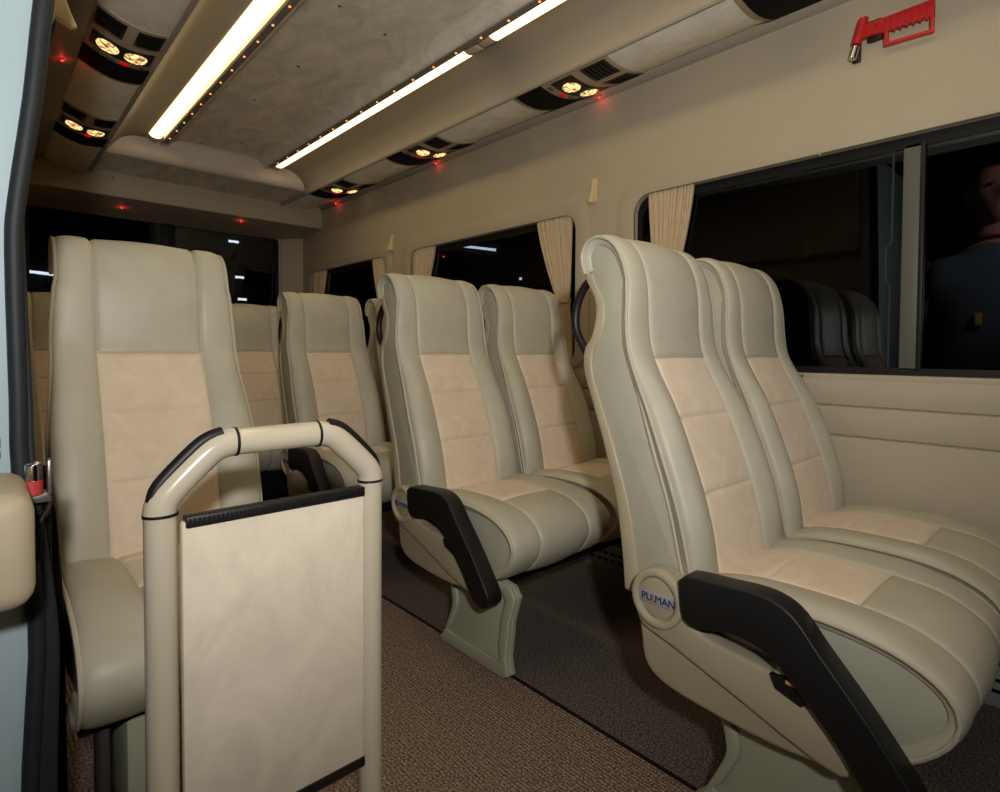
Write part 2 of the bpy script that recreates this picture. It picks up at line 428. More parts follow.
    MESH['lever'] = MB().prism([(-.505, .388), (-.560, .398), (-.582, .372), (-.560, .352), (-.515, .366)], -.252, -.215, 'x', .003, 2).mesh('recline_lever', 'black')
    MESH['lever_mark'] = MB().box(-.2545, -.250, -.552, -.534, .383, .389, .001).mesh('lever_mark', 'yellow')
    # pedestal
    po = [(-.400, .275), (-.425, .19), (-.432, .14), (-.412, .09), (-.386, .035), (-.380, 0.0), (-.676, 0.0), (-.692, .06), (-.705, .17), (-.708, .275)]
    po = [(p.x, max(0.0, p.y)) for p in catmull([(a, c, 0) for a, c in po], 3, True)]
    cx, cy = -.55, .13
    pi_ = [(cx+(a-cx)*.76, cy+.012+(c-cy)*.76) for a, c in po]
    m = MB(); m.prism(po, -.152, -.130, 'x', .004, 2); m.ring(po, pi_, -.164, -.150, 'x', .005)
    MESH['pedestal'] = m.mesh('pedestal', 'foot', angle=50)
    MESH['beam'] = MB().box(-.12, .70, -.60, -.55, .225, .265, .004).mesh('cross_beam', 'black_matt')
    MESH['beam_rear'] = MB().box(-.12, .70, -.46, -.41, .225, .265, .004).mesh('cross_beam', 'black_matt')
make_seat_meshes()
for nm in ('back_body', 'body_piping0', 'body_piping1', 'shell'):
    for v in MESH[nm].vertices: v.co.x *= tz(v.co.z)/.211
def text_mesh(body, size):
    cu = bpy.data.curves.new('lettering', 'FONT'); cu.body = body; cu.size = size; cu.extrude = .0004; cu.align_x = 'CENTER'; cu.align_y = 'CENTER'
    o = bpy.data.objects.new('tmp', cu); COL.objects.link(o)
    bpy.context.view_layer.update()
    me = bpy.data.meshes.new_from_object(o.evaluated_get(bpy.context.evaluated_depsgraph_get()))
    bpy.data.objects.remove(o); bpy.data.curves.remove(cu)
    return me
def word(parent, body, mat, size, center, name='lettering'):
    me = text_mesh(body, size); me.materials.clear(); me.materials.append(M[mat])
    # text x -> -Y, y -> +Z, facing -X
    R = Matrix(((0, 0, -1), (-1, 0, 0), (0, 1, 0))).to_4x4()
    me.transform(R)
    return inst(name, me, parent, center)
def seat(root, x, extras=False, plain=False):
    L = (x, 0, 0)
    b = inst('backrest', MESH['backrest'], root, L)
    inst('suede_insert', MESH['back_insert'], b)['label'] = 'cream suede centre panel of backrest'
    [inst('piping', MESH['back_piping%d' % k], b) for k in (0, 1)]
    s = inst('side_panel', MESH['back_body'], root, L); [inst('side_piping', MESH['body_piping%d' % k], s) for k in (0, 1)]
    inst('backrest_shell', MESH['shell'], root, L)
    c = inst('seat_cushion', MESH['cushion'], root, L)
    inst('suede_insert', MESH['cush_insert'], c)['label'] = 'cream suede panel of seat cushion'
    [inst('piping', MESH['cush_piping%d' % k], c) for k in (0, 1)]
    s = inst('seat_base', MESH['base'], root, L); [inst('base_piping', MESH['base_piping%d' % k], s) for k in (0, 1)]
    if extras:
        inst('grab_handle', MESH['handle'], root, (x-.160, 0, 0))['label'] = 'black curved grab handle'
        k = inst('side_bracket', MESH['bracket'], root, L)
        inst('lower_cover', MESH['bracket_low'], k); inst('hub_ring', MESH['hub'], k); inst('hub_cap', MESH['cap'], k)
        g = inst('badge', MESH['badge'], root, L); g['label'] = 'silver name badge'
        for wd, mt, dy in (('PU', 'ink', .0225), ('L', 'ink_red', .0045), ('MAN', 'ink', -.0205)):
            word(g, wd, mt, .0215, (-.2532, -.272+dy, .445))
        inst('armrest', MESH['armrest'], root, L)['label'] = 'black folded armrest'
        lv = inst('recline_lever', MESH['lever'], root, L); inst('lever_mark', MESH['lever_mark'], lv)
        inst('pedestal', MESH['pedestal'], root, L)
GS = 'double seats standing along the window wall'
XD = 1.4825
dbl = empty('double_seat', (XD, .92, 0), 'beige leather double seat closest to the camera, silver badge on its armrest hub', 'seat', GS)
seat(dbl, -.2475, True); seat(dbl, .2175)
for bm_ in ('beam', 'beam_rear'): inst('cross_beam', MESH[bm_], dbl, (-.2375, 0, 0))
d2 = copy_tree(dbl); d2.location = (XD, 1.905, 0)
d2['label'] = 'beige leather double seat in the middle row, its grey foot standing fully in view'
d3 = copy_tree(dbl); d3.location = (XD, 2.885, 0)
for o_ in dbl.children:
    if o_.name.startswith('pedestal'): o_.location.y += .05
d3['label'] = 'beige double seat in the third row, half hidden behind the middle double seat'
def single(y, label):
    r = empty('single_seat', (.317, y, 0), label, 'seat')
    seat(r, 0)
    m = MB().box(-.13, -.085, -.62, -.32, 0, .28, .006); m.build('pedestal', 'foot', r)
    MB().tube([(-.165, -.60, .0), (-.165, -.60, .285)], .012, 12).build('leg', 'metal', r)
    MB().box(-.2, .2, -.62, -.58, .25, .285, .004).build('cross_beam', 'black_matt', r)
    return r
single(1.90, 'beige single seat standing behind the tube framed divider by the door')
bench = empty('rear_bench_seat', (.975, 3.87, 0), 'beige four place bench seat at the back under the rear window', 'seat')
for k in range(4): seat(bench, -.675+.45*k)
MB().box(-.85, .85, -.62, -.35, 0, .275, .01).build('bench_base', 'black_matt', bench)

# ------------------------------------------------------------------ divider with tube frame
PY = 1.0
dv = empty('divider_panel', (.3625, PY, 0), 'waist high divider of cream tubes with a pale suede board, beside the door', 'divider')
XL, XR = .191, .534
def rel(p): return (p[0]-.3625, p[1]-PY, p[2])
for x in (XL, XR):
    MB().tube([rel((x, PY, 0)), rel((x, PY, .700))], .022, 24).build('pole', 'pole', dv)
def bend(a, b, c, d_, n=5):
    return catmull([a, b, c, d_], n)
zb = .80
el = [(XL, .695), (XL, .710), (XL+.010, .731), (XL+.050, .773), (XL+.074, .793), (XL+.098, zb), (XL+.108, zb)]
for sgn, x0 in ((1, XL), (-1, XR)):
    pts = [rel((x0+sgn*(px-XL), PY, z)) for px, z in el]
    e = MB().tube(catmull(pts, 4), .0225, 24).build('elbow', 'pole', dv)
    # black grip strip along the outside of the elbow
    pts2 = [rel((x0+sgn*(px-XL-o*.8), PY-.003, z+o)) for (px, z), o in zip(el[1:6], (.012, .0145, .0155, .0155, .0165))]
    MB().tube(catmull(pts2, 4), .0105, 10).build('grip_strip', 'black', e)
    for (px, z, ax) in ((XL, .701, 'z'), (XL+.104, zb, 'x')):
        c = (x0+sgn*(px-XL), PY, z); d_ = Vector((0, 0, .0022)) if ax == 'z' else Vector((.0022, 0, 0))
        MB().cyl(Vector(rel(c))-d_, Vector(rel(c))+d_, .0236, 24).build('joint_ring', 'black', e)
MB().tube([rel((XL+.10, PY, zb)), rel((XR-.10, PY, zb))], .022, 24).build('top_rail', 'pole', dv)
b = MB().box(XL+.0215-.3625, XR-.028-.3625, -.030, -.014, .185, .690, .003).build('board', 'panel_suede', dv)
b['label'] = 'pale suede board with faint rubbed marks'
for z0, z1, nm in ((.680, .698, 'edge_strip'), (.172, .190, 'edge_strip')):
    m = MB().box(XL+.026-.3625, XR-.027-.3625, -.034, -.010, z0, z1, .003)
    if z0 > .5:
        for k in range(44):
            x = XL+.03-.3625+k*.0064
            m.box(x, x+.003, -.0358, -.033, z0+.003, z1-.003, .0005, 1)
    m.build(nm, 'black', dv)

# ------------------------------------------------------------------ shell of the van
WX = 1.98
def rrect(y0, y1, z0, z1, r, n=6):
    out = []
    for cy, cz, a0 in ((y1-r, z1-r, 0), (y0+r, z1-r, 90), (y0+r, z0+r, 180), (y1-r, z0+r, 270)):
        for k in range(n+1):
            a = math.radians(a0+90*k/n); out.append((cy+r*math.cos(a), cz+r*math.sin(a)))
    return out
def holed_wall(outer, holes, x, depth, name, mat):
    bm = bmesh.new(); edges = []
    loops = []
    for poly in [outer]+holes:
        vs = [bm.verts.new((x, p[0], p[1])) for p in poly]; loops.append(vs)
        for i in range(len(vs)): edges.append(bm.edges.new((vs[i], vs[(i+1) % len(vs)])))
    bmesh.ops.triangle_fill(bm, use_beauty=True, use_dissolve=False, edges=edges)
    back = [[bm.verts.new((x+depth, v.co.y, v.co.z)) for v in vs] for vs in loops]
    fr = [tuple(v for v in f.verts) for f in bm.faces]
    mp = {v: w for A, B in zip(loops, back) for v, w in zip(A, B)}
    for f in fr: bm.faces.new([mp[v] for v in reversed(f)])
    for A, B in zip(loops, back):
        for i in range(len(A)): bm.faces.new((A[i], A[(i+1) % len(A)], B[(i+1) % len(A)], B[i]))
    bmesh.ops.recalc_face_normals(bm, faces=bm.faces)
    me = bpy.data.meshes.new(name); bm.to_mesh(me); bm.free(); me.materials.append(M[mat])
    me.shade_smooth(); me.set_sharp_from_angle(angle=math.radians(30))
    return struct(inst(name, me))
W = [(-.75, 1.44, .885, 1.603), (1.765, 3.175, .885, 1.588), (3.49, 4.69, .885, 1.588)]
holes = [rrect(a, b, c, d_, .075) for a, b, c, d_ in W]
holed_wall([(-1.2, 0), (5.05, 0), (5.05, 2.2), (-1.2, 2.2)], holes, WX, .055, 'wall_right', 'wall')
TN = [0]
def trim(mb, mat, **kw):
    TN[0] += 1
    return struct(mb.build('trim_%d' % TN[0], mat, None, **kw))
for (a, b, c, d_) in W:
    trim(MB().ring(rrect(a-.085, b+.085, c-.02, d_+.088, .13), rrect(a, b, c, d_, .075), WX-.006, WX+.01, 'x', .004), 'wall')
# lower panel strips with grooves
for z0, z1 in ((.0, .686), (.690, .781), (.785, .868)):
    trim(MB().box(WX-.010, WX+.004, -1.2, 5.0, z0, z1, .004), 'wall')
def window(n, a, b, c, d_, side=1, x=WX):
    xo = x+side*.030
    g = struct(MB().box(min(xo, xo+side*.005), max(xo, xo+side*.005), a-.03, b+.03, c-.03, d_+.03).build('window_%d' % n, 'glass', smooth=False))
    x0, x1 = sorted((xo-side*.004, xo+side*.02))
    MB().ring(rrect(a-.02, b+.02, c-.02, d_+.02, .08), rrect(a+.025, b-.025, c+.022, d_-.034, .06), x0, x1, 'x').build('window_frame', 'frame_black', g)
    return g
w1 = window(1, *W[0])
m = MB().box(2.006, 2.034, .424, .470, .90, 1.58, .004); m.build('slider_post', 'frame_grey', w1)
m = MB().box(1.998, 2.034, .412, .424, .90, 1.58, .002); m.build('slider_seal', 'frame_black', w1)
m = MB().tube([(2.012, .497, 1.58), (2.012, .497, 1.30), (2.012, .503, 1.285), (2.012, .512, 1.28), (2.012, .512, 1.17), (2.012, .50, 1.16), (2.012, .50, .91)], .004, 8); m.build('slider_track', 'rubber', w1)
window(2, *W[1]); window(3, *W[2])
m = MB()
for yy, zz in ((.74, .876), (1.46, 1.40), (3.20, 1.44), (.70, 1.60), (2.5, 1.588), (4.1, 1.588), (4.72, 1.4)):
    m.ell((WX-.007, yy, zz), (.003, 0, 0), (0, .006, 0), (0, 0, .006), 10, 6)
trim(m, 'screw')
# door side wall
LX = .03
WL = [(1.765, 3.175, 1.12, 1.54), (3.49, 4.69, 1.12, 1.54)]
holed_wall([(1.14, 0), (5.05, 0), (5.05, 1.6), (1.14, 1.6)], [rrect(*w_, .075) for w_ in WL], LX, -.05, 'wall_left', 'wall')
trim(MB().prism([(LX, 1.56), (.088, 1.60), (.12, 1.80), (.19, 2.062), (.19, 2.2), (LX-.055, 2.2), (LX-.055, 1.56)], 1.14, 5.05, 'y'), 'wall')
trim(MB().prism([(.028, 1.115), (.050, 1.10), (.058, 1.05), (.066, .95), (.076, .82), (.080, .745), (.028, .745)], 1.30, 5.0, 'y', .004), 'wall')
trim(MB().prism([(.028, .743), (.080, .743), (.092, .66), (.100, .50), (.102, 0), (.028, 0)], 1.28, 5.0, 'y', .004), 'black_matt')
window(4, *WL[0], side=-1, x=LX); window(5, *WL[1], side=-1, x=LX)
# floor
f = MB().box(1.105, WX+.05, -1.2, 5.05, -.05, 0).build('floor', 'carpet_dark', smooth=False); struct(f)
f = struct(MB().box(-.15, 1.097, -1.2, 5.05, -.05, 0).build('floor', 'carpet', smooth=False)); f.name = 'floor_aisle'
trim(MB().box(1.095, 1.107, -1.2, 5.05, -.04, .002, .001), 'groove')
# ceiling: centre panel with rounded shoulders, extruded along the van
prof = [(.775, 2.148), (.80, 2.146), (.815, 2.150), (.835, 2.172), (.87, 2.188), (.95, 2.195), (1.085, 2.198), (1.22, 2.195), (1.30, 2.188), (1.335, 2.172), (1.355, 2.150), (1.37, 2.146), (1.395, 2.148)]
pc = [(p.x, p.y) for p in catmull([(a, b, 0) for a, b in prof], 3)]
ce = struct(MB().prism(pc+[(1.395, 2.24), (.775, 2.24)], -1.2, 4.06, 'y').build('ceiling', 'roof_suede'))
for px, yy in ((1.16, 2.05), (1.02, 2.55), (1.0, 3.05), (1.15, 3.72), (.98, 3.90), (.95, 2.0)):
    MB().ell((px, yy, 2.194), (.007, 0, 0), (0, .007, 0), (0, 0, .004), 10, 6).build('screw', 'screw', ce)
# stepped drop at the back of the ceiling, suede soffit and beam over the rear doors
st = [(3.90, 2.20), (3.93, 2.196), (3.955, 2.18), (3.975, 2.14), (3.995, 2.095), (4.02, 2.070), (4.035, 2.062)]
sp = [(p.x, p.y) for p in catmull([(a, b, 0) for a, b in st], 4)]
trim(MB().prism(sp+[(4.06, 2.062), (4.06, 2.25), (3.90, 2.25)], .49, 1.68, 'x'), 'pale_suede')
trim(MB().box(.505, 1.664, 4.03, 4.50, 2.064, 2.11), 'roof_suede')
m = MB().prism([(4.49, 2.06), (4.484, 1.93), (4.492, 1.918), (4.52, 1.915), (5.02, 1.882), (5.02, 2.12), (4.49, 2.12)], .12, WX, 'x', .004); trim(m, 'wall')
m = MB()
for px, yy, zz in ((.62, 4.482, 2.03), (1.20, 4.482, 2.02), (.60, 4.70, 1.902), (1.05, 4.482, 1.95), (1.62, 4.62, 1.908), (1.85, 4.70, 1.902), (.9, 4.25, 2.063), (1.5, 4.25, 2.063)):
    m.ell((px, yy, zz), (.006, 0, 0), (0, .006, 0), (0, 0, .006), 8, 6)
trim(m, 'screw')
# side ducts, suede consoles, rails (both sides, mirrored about the middle of the van)
CX = 1.085
ductp = [(1.468, 2.168), (1.50, 2.170), (1.54, 2.162), (1.59, 2.138), (1.625, 2.105), (1.645, 2.075), (1.655, 2.046)]
consp = [(1.668, 2.054), (1.71, 2.045), (1.76, 2.041), (1.81, 2.044), (1.86, 2.055), (1.91, 2.072), (1.95, 2.090)]
consc = catmull([(a, b, 0) for a, b in consp], 6)
def cons(s):
    s = min(max(s, 0), 1)*(len(consc)-1); i = min(int(s), len(consc)-2); return consc[i].lerp(consc[i+1], s-i)
def mx(a, side):
    if side > 0: return a
    x = 2*CX-a
    return x if x > .502 else .502-(.502-x)*.77 if x > .22 else .285-(.22-x)*2.4
def mir(pts, side): return [(mx(a, side), b) for a, b in pts]
for side in (1, -1):
    dp = [(p.x, p.y) for p in catmull([(a, b, 0) for a, b in ductp], 5)]
    lip = [(1.662, 2.040), (1.676, 2.046), (1.680, 2.056), (1.680, 2.21), (1.468, 2.21)]
    trim(MB().prism(mir(dp+lip, side), -1.2, 4.485, 'y'), 'duct')
    cp = [(p.x, p.y) for p in consc]
    trim(MB().prism(mir(cp+[(1.95, 2.21), (1.668, 2.21)], side), -1.2, 4.485, 'y'), 'console_suede')
    rp = [(1.946, 2.096), (1.944, 2.084), (1.949, 2.076), (1.962, 2.068), (1.978, 2.061), (1.985, 2.061), (1.985, 2.11), (1.946, 2.11)]
    trim(MB().prism(mir(rp, side), -1.2, 4.485, 'y', .002), 'duct')
# rear wall with its doors
RY = 5.0
def rp(poly): return poly
bm_outer = [(-.0, 0), (WX+.05, 0), (WX+.05, 2.0), (0, 2.0)]
hl = [(.22, 1.00, .96, 1.90), (1.05, 1.83, .96, 1.90)]
def holed_wall_y(outer, holes, y, depth, name, mat):
    o = holed_wall(outer, holes, 0, depth, name, mat)
    # turn the X plane into a Y plane
    o.data.transform(Matrix(((0, 1, 0, 0), (1, 0, 0, y), (0, 0, 1, 0), (0, 0, 0, 1)))); o.data.flip_normals()
    return o
holed_wall_y(bm_outer, [rrect(*h_, .05) for h_ in hl], RY, .05, 'wall_rear', 'wall')
for n, (a, b, c, d_) in enumerate(hl):
    g = struct(MB().box(a-.02, b+.02, RY+.03, RY+.035, c-.02, d_+.02).build('window_%d' % (6+n), 'rear_glass', smooth=False))
    g.data.transform(Matrix.Translation((0, RY+.06, 1.43)) @ Matrix.Rotation(math.radians(5), 4, 'X') @ Matrix.Translation((0, -RY-.03, -1.43)))
    MB().ring([(p, q) for p, q in rrect(a-.015, b+.015, c-.015, d_+.015, .06)], rrect(a+.022, b-.022, c+.022, d_-.022, .04), RY+.012, RY+.04, 'y').build('window_frame', 'frame_black', g)
trim(MB().box(.985, 1.065, RY-.004, RY+.03, .90, 1.92, .004), 'frame_black')
trim(MB().prism([(1.845, 4.985), (1.99, 4.86), (1.99, 5.01), (1.845, 5.01)], .3, 1.90, 'z', .004), 'wall')

# floor heater along the window wall
h = empty('floor_heater', (1.955, 1.0, 0), 'long grey slotted metal heater on the floor along the window wall', 'heater')
hb = MB().box(-.012, .012, -2.0, 3.7, 0, .160, .006); hb.build('casing', 'heater', h)
MB().box(-.02, .014, -2.0, 3.7, .150, .166, .004).build('cover_strip', 'heater', h)
m = MB()
for k in range(150):
    y = -1.95+k*.037
    for z in (.042, .072, .118): m.box(-.0135, -.011, y, y+.024, z, z+.009)
m.build('slots', 'black_matt', h, smooth=False)['kind'] = 'stuff'

# ------------------------------------------------------------------ ceiling strip lights and LED channels
def strip_light(y0, y1, side, label):
    xi, xo = mir([(1.405, 0), (1.468, 0)], side)[0][0], mir([(1.405, 0), (1.468, 0)], side)[1][0]
    xm = (xi+xo)/2
    r = empty('ceiling_light', (xm, (y0+y1)/2, 2.16), label, 'light', 'ceiling strip lights')
    pf = [(-.0315, 0.0), (-.024, -.0085), (-.010, -.0125), (.005, -.0120), (.020, -.006), (.0315, .006)]
    pf = [(a*side, b) for a, b in pf]
    pf = [(p.x, p.y) for p in catmull([(a, b, 0) for a, b in pf], 3)]
    hl_ = (y1-y0)/2
    l = bpy.data.lights.new('strip_glow', 'AREA'); l.shape = 'RECTANGLE'; l.size = .06; l.size_y = 2*hl_-.15; l.energy = 1.15*hl_; l.color = (1, .82, .56)
    o = bpy.data.objects.new('strip_glow', l); COL.objects.link(o); o.location = (xm, (y0+y1)/2, 2.145)
    MB().prism(pf+[(.0315*side, .02), (-.0315*side, .02)], -hl_+.07, hl_-.07, 'y').build('diffuser', 'diffuser', r)
    for s in (-1, 1):
        a0, a1 = sorted((s*(hl_-.07), s*hl_))
        MB().prism([(p[0]*1.02, p[1]*1.05) for p in pf]+[(.0322*side, .02), (-.0322*side, .02)], a0, a1, 'y', .003).build('end_cap', 'diffuser_off', r)
    return r
strip_light(1.80, 3.97, 1, 'warm strip light above the window side, running to the back of the roof')
strip_light(-.45, 1.78, 1, 'warm strip light above the window side, nearer piece cut by the top of the photo')
strip_light(1.80, 3.93, -1, 'bright broad strip light above the door side single seat')
strip_light(-.45, 1.78, -1, 'strip light above the door side, in front of the bright broad one')
for side in (1, -1):
    x = 1.382 if side > 0 else 2*CX-1.382
    r = empty('led_strip', (x, 1.7, 2.146), 'grey channel with orange pinpoint lights beside the %s' % ('window side strip lights' if side > 0 else 'door side strip lights'), 'light strip', 'grey light channels on the roof')
    MB().prism([(-.016, .001), (-.013, -.0045), (.014, -.0045), (.019, .001)] if side > 0 else [(.016, .001), (.013, -.0045), (-.014, -.0045), (-.019, .001)], -2.2, 2.20, 'y').build('channel', 'channel', r)
    for k in range(24):
        y = 3.785-.1585*k-1.7
        MB().ell((0, y, -.0055), (.0045, 0, 0), (0, .0045, 0), (0, 0, .003), 8, 6).build('led', 'led', r)

# ------------------------------------------------------------------ reading light units in the consoles
def unit(yn, side, label):
    """yn: near end; the far end is 0.52 m further back"""
    yc = yn+.26; p0 = cons(.5); ox = mx(p0.x, side)
    r = empty('reading_light_panel', (ox, yc, p0.y), label, 'reading light', 'reading light panels over the seats')
    def pt(s, off):
        p = cons(s); q = cons(min(s+.02, 1)); q0 = cons(max(s-.02, 0)); t = (q-q0).normalized(); n = Vector((t.y, -t.x, 0))  # points down
        if n.y > 0: n = -n
        w = p+n*off
        return (mx(w.x, side)-ox, w.y-p0.y), n
    def plate(s0, s1, y0, y1, off, th, bevel=.0015, N=10):
        a = [pt(s0+(s1-s0)*k/N, off)[0] for k in range(N+1)]; c = [pt(s0+(s1-s0)*k/N, off-th)[0] for k in range(N, -1, -1)]
        return MB().prism(a+c, y0-.26, y1-.26, 'y', bevel, 2)
    plate(.015, .985, 0, .52, .004, .02, .003).build('panel', 'console', r)
    plate(.04, .97, .345, .495, .008, .02).build('speaker_grille', 'mesh', r)
    plate(.10, .90, .185, .300, .0062, .01).build('lamp_bay', 'black', r)
    for s0, s1 in ((.09, .43), (.57, .93)):
        v = plate(s0, s1, .018, .140, .0062, .01).build('air_vent', 'black', r)
        for k in range(5):
            y = .034+k*.020
            plate(s0+.03, s1-.03, y, y+.006, .0085, .003, 0, 4).build('slat', 'black_matt', v)
    for s in (.32, .68):
        (x, z), n = pt(s, .006); tx, tz = n.y*side, -n.x
        t3 = Vector((n.y*side*-1, 0, n.x)); n3 = Vector((n.x*side, 0, n.y))
        MB().ell((x, .243-.26, z), t3*.036, Vector((0, .040, 0)), n3*.012, 20, 12).build('lamp_lens', 'lens', r)
    (x, z), n = pt(.42, .005); n3 = Vector((n.x*side, 0, n.y)); t3 = Vector((-n.y*side, 0, n.x))
    MB().ell((x, .322-.26, z), t3*.016, Vector((0, .012, 0)), n3*.006).build('call_button', 'red_dim', r)
    for s in (.18, .60, .78):
        plate(s-.04, s+.04, .313, .330, .0068, .006, .001, 4).build('switch', 'switch', r)
    return r
unit(1.355, 1, 'reading light panel over the middle double seat, largest one on the window side')
unit(2.45, 1, 'reading light panel over the third row double seat, window side')
unit(3.50, 1, 'rearmost small reading light panel on the window side, next to the beam')
unit(.345, 1, 'reading light panel cut off by the top edge above the red hammer')
unit(2.36, -1, 'large reading light panel beside the bright strip light on the door side')
unit(3.39, -1, 'smaller rear reading light panel on the door side')
GR = 'red pilot lights under the roof'
def pilot(c, d_, label):
    r = empty('pilot_light', c, label, 'pilot light', GR)
    d_ = Vector(d_); a = d_.orthogonal().normalized(); b2 = d_.cross(a)
    MB().cyl(-d_*.004, d_*.002, .0065, 14).build('bezel', 'black', r)
    MB().ell(d_*.003, a*.005, b2*.005, d_*.0045, 12, 8).build('bulb', 'red_led', r)
    l = bpy.data.lights.new('pilot_glow', 'POINT'); l.energy = .022; l.color = (1, .06, .03); l.shadow_soft_size = .004
    o = bpy.data.objects.new('pilot_glow', l); COL.objects.link(o); o.location = Vector(c)+d_*.014
for y, lb in ((1.615, 'red pilot light on the rail below the largest window side reading panel'), (2.86, 'red pilot light on the rail over the third row double seat'), (4.19, 'red pilot light on the rail nearest the rear beam')):
    pilot((1.958, y, 2.066), Vector((-.45, 0, -.9)).normalized(), lb)
pilot((.243, 2.88, 2.064), Vector((.3, 0, -.95)).normalized(), 'red pilot light on the dark door side wall below the large reading panel')
pilot((.70, 4.72, 1.900), Vector((0, -.06, -1)).normalized(), 'red pilot light on the rear beam, above the seat behind the divider')
pilot((1.41, 4.60, 1.908), Vector((0, -.06, -1)).normalized(), 'red pilot light on the rear beam, toward the window side')

# ------------------------------------------------------------------ curtains
def curtain(ya, yb, ta, tb, label, z1=1.60, z0=.90, tie=1.19, x=WX+.012, pl=14):
    r = empty('curtain', (x, (ya+yb)/2, z0), label, 'curtain', 'pleated curtains at the side windows')
    P = []; n = 140; cy = (ya+yb)/2
    ba, bb = ta-.25*(ya-ta)*0-.02, tb+.03
    for i in range(41):
        z = z1+(z0-z1)*i/40
        if z > tie:
            k = ((z1-z)/(z1-tie))**1.35; a, b = ya+(ta-ya)*k, yb+(tb-yb)*k
        else:
            k = min(1, (tie-z)/.2); k = k*k*(3-2*k); a, b = ta+(ba-ta)*k, tb+(bb-tb)*k
        wd = b-a; amp = .0062*(.55+.45*wd/(yb-ya))
        line = []
        for j in range(n+1):
            u = j/n
            line.append(Vector((amp*math.sin(u*pl*2*PI+.6*math.sin(7*u)+.25*math.sin(z*5))+.0022*math.sin(u*57+1)+.0015*math.sin(u*131), a+wd*u-cy+.004*math.sin(u*pl*2*PI+1.3), z-z0)))
        P.append(line)
    o = MB().grid(P).build('cloth', 'curtain', r, angle=80)
    md = o.modifiers.new('thick', 'SOLIDIFY'); md.thickness = .002
    MB().box(-.013, .013, ta-cy-.003, tb-cy+.003, tie-z0-.011, tie-z0+.011, .004).build('tieback', 'curtain', r)
    return r
curtain(1.165, 1.375, 1.255, 1.335, 'pale curtain gathered at the large window, behind the closest seat', 1.615)
curtain(1.80, 2.035, 1.815, 1.89, 'widest curtain, tied back at the front end of the middle window')
curtain(2.92, 3.155, 3.07, 3.15, 'curtain at the far end of the middle window')
curtain(3.50, 3.69, 3.505, 3.575, 'curtain at the front end of the rearmost side window')
curtain(4.44, 4.665, 4.585, 4.66, 'curtain at the far end of the rearmost side window')

# ------------------------------------------------------------------ coat hooks
def hook(x, y, zt, side, label):
    r = empty('coat_hook', (x, y, zt-.11), label, 'hook', 'cream coat hooks on the walls')
    s = -side
    MB().box(min(0, s*.006), max(0, s*.006), -.016, .016, 0, .11, .003).build('back_plate', 'hook', r)
    pr = [(s*.004, .108), (s*.010, .104), (s*.016, .07), (s*.030, .025), (s*.040, .0), (s*.030, -.004), (s*.012, .004), (s*.004, .01)]
    MB().prism(pr, -.009, .009, 'y', .003).build('prong', 'hook', r)
hook(WX-.001, 1.655, 1.722, 1, 'cream coat hook between the large window and the middle window')
hook(WX-.001, 3.40, 1.722, 1, 'small cream coat hook between the middle and rearmost side windows')
hook(.106, 1.45, 1.69, -1, 'cream coat hook on the dark door side wall, at the top left')

# ------------------------------------------------------------------ emergency hammer
hm = empty('emergency_hammer', (WX+.002, .50, 1.86), 'red emergency hammer with saw toothed grip, hung on the wall above the large window', 'hammer')
def hz(y, z): return (y-.50, z-1.86)
hd = [hz(.592, 1.905), hz(.574, 1.975)]
MB().tube(catmull([(-.026, hd[0][0], hd[0][1]), (-.026, (hd[0][0]+hd[1][0])/2, (hd[0][1]+hd[1][1])/2), (-.026, hd[1][0], hd[1][1]-.004), (-.026, hd[1][0]-.001, hd[1][1]+.004)], 4), [.0145]*8+[.0145, .0145, .014, .012, .004], 16).build('head', 'red', hm)
MB().tube([(-.026, *hz(.593, 1.900)), (-.026, *hz(.602, 1.866)), (-.026, *hz(.6035, 1.862))], [.0115, .0115, .006], 16).build('steel_tip', 'chrome', hm)
arm = [hz(.578, 1.955), hz(.390, 1.958), hz(.390, 1.910), hz(.40, 1.914)]
for k in range(7):
    y = .405+k*.0165; arm += [hz(y+.002, 1.907), hz(y+.009, 1.914), hz(y+.0145, 1.914)]
arm += [hz(.545, 1.918), hz(.584, 1.917)]
m = MB().prism(arm, -.034, -.018, 'x', .002, 2)
for k in range(8): m.box(-.0375, -.03, hz(.405+.018*k, 0)[0], hz(.405+.018*k+.005, 0)[0], hz(0, 1.918)[1], hz(0, 1.950)[1], .001)
m.build('handle', 'red', hm)
MB().ring([hz(.515, 1.925), hz(.390, 1.925), hz(.390, 1.866), hz(.515, 1.872)], [hz(.504, 1.915), hz(.399, 1.915), hz(.399, 1.876), hz(.504, 1.881)], -.032, -.020, 'x', .002).build('grip_loop', 'red', hm)
MB().box(-.018, 0, hz(.565, 0)[0], hz(.525, 0)[0], hz(0, 1.905)[1], hz(0, 1.968)[1], .004).build('wall_clip', 'black', hm) if False else MB().box(-.018, 0, .025, .065, .045, .108, .004).build('wall_clip', 'black', hm)
MB().box(-.014, 0, .084, .108, -.002, .06, .004).build('tip_clip', 'black', hm)
MB().cyl((-.036, .035, .077), (-.033, .035, .077), .004, 10).build('pin', 'black', hm)

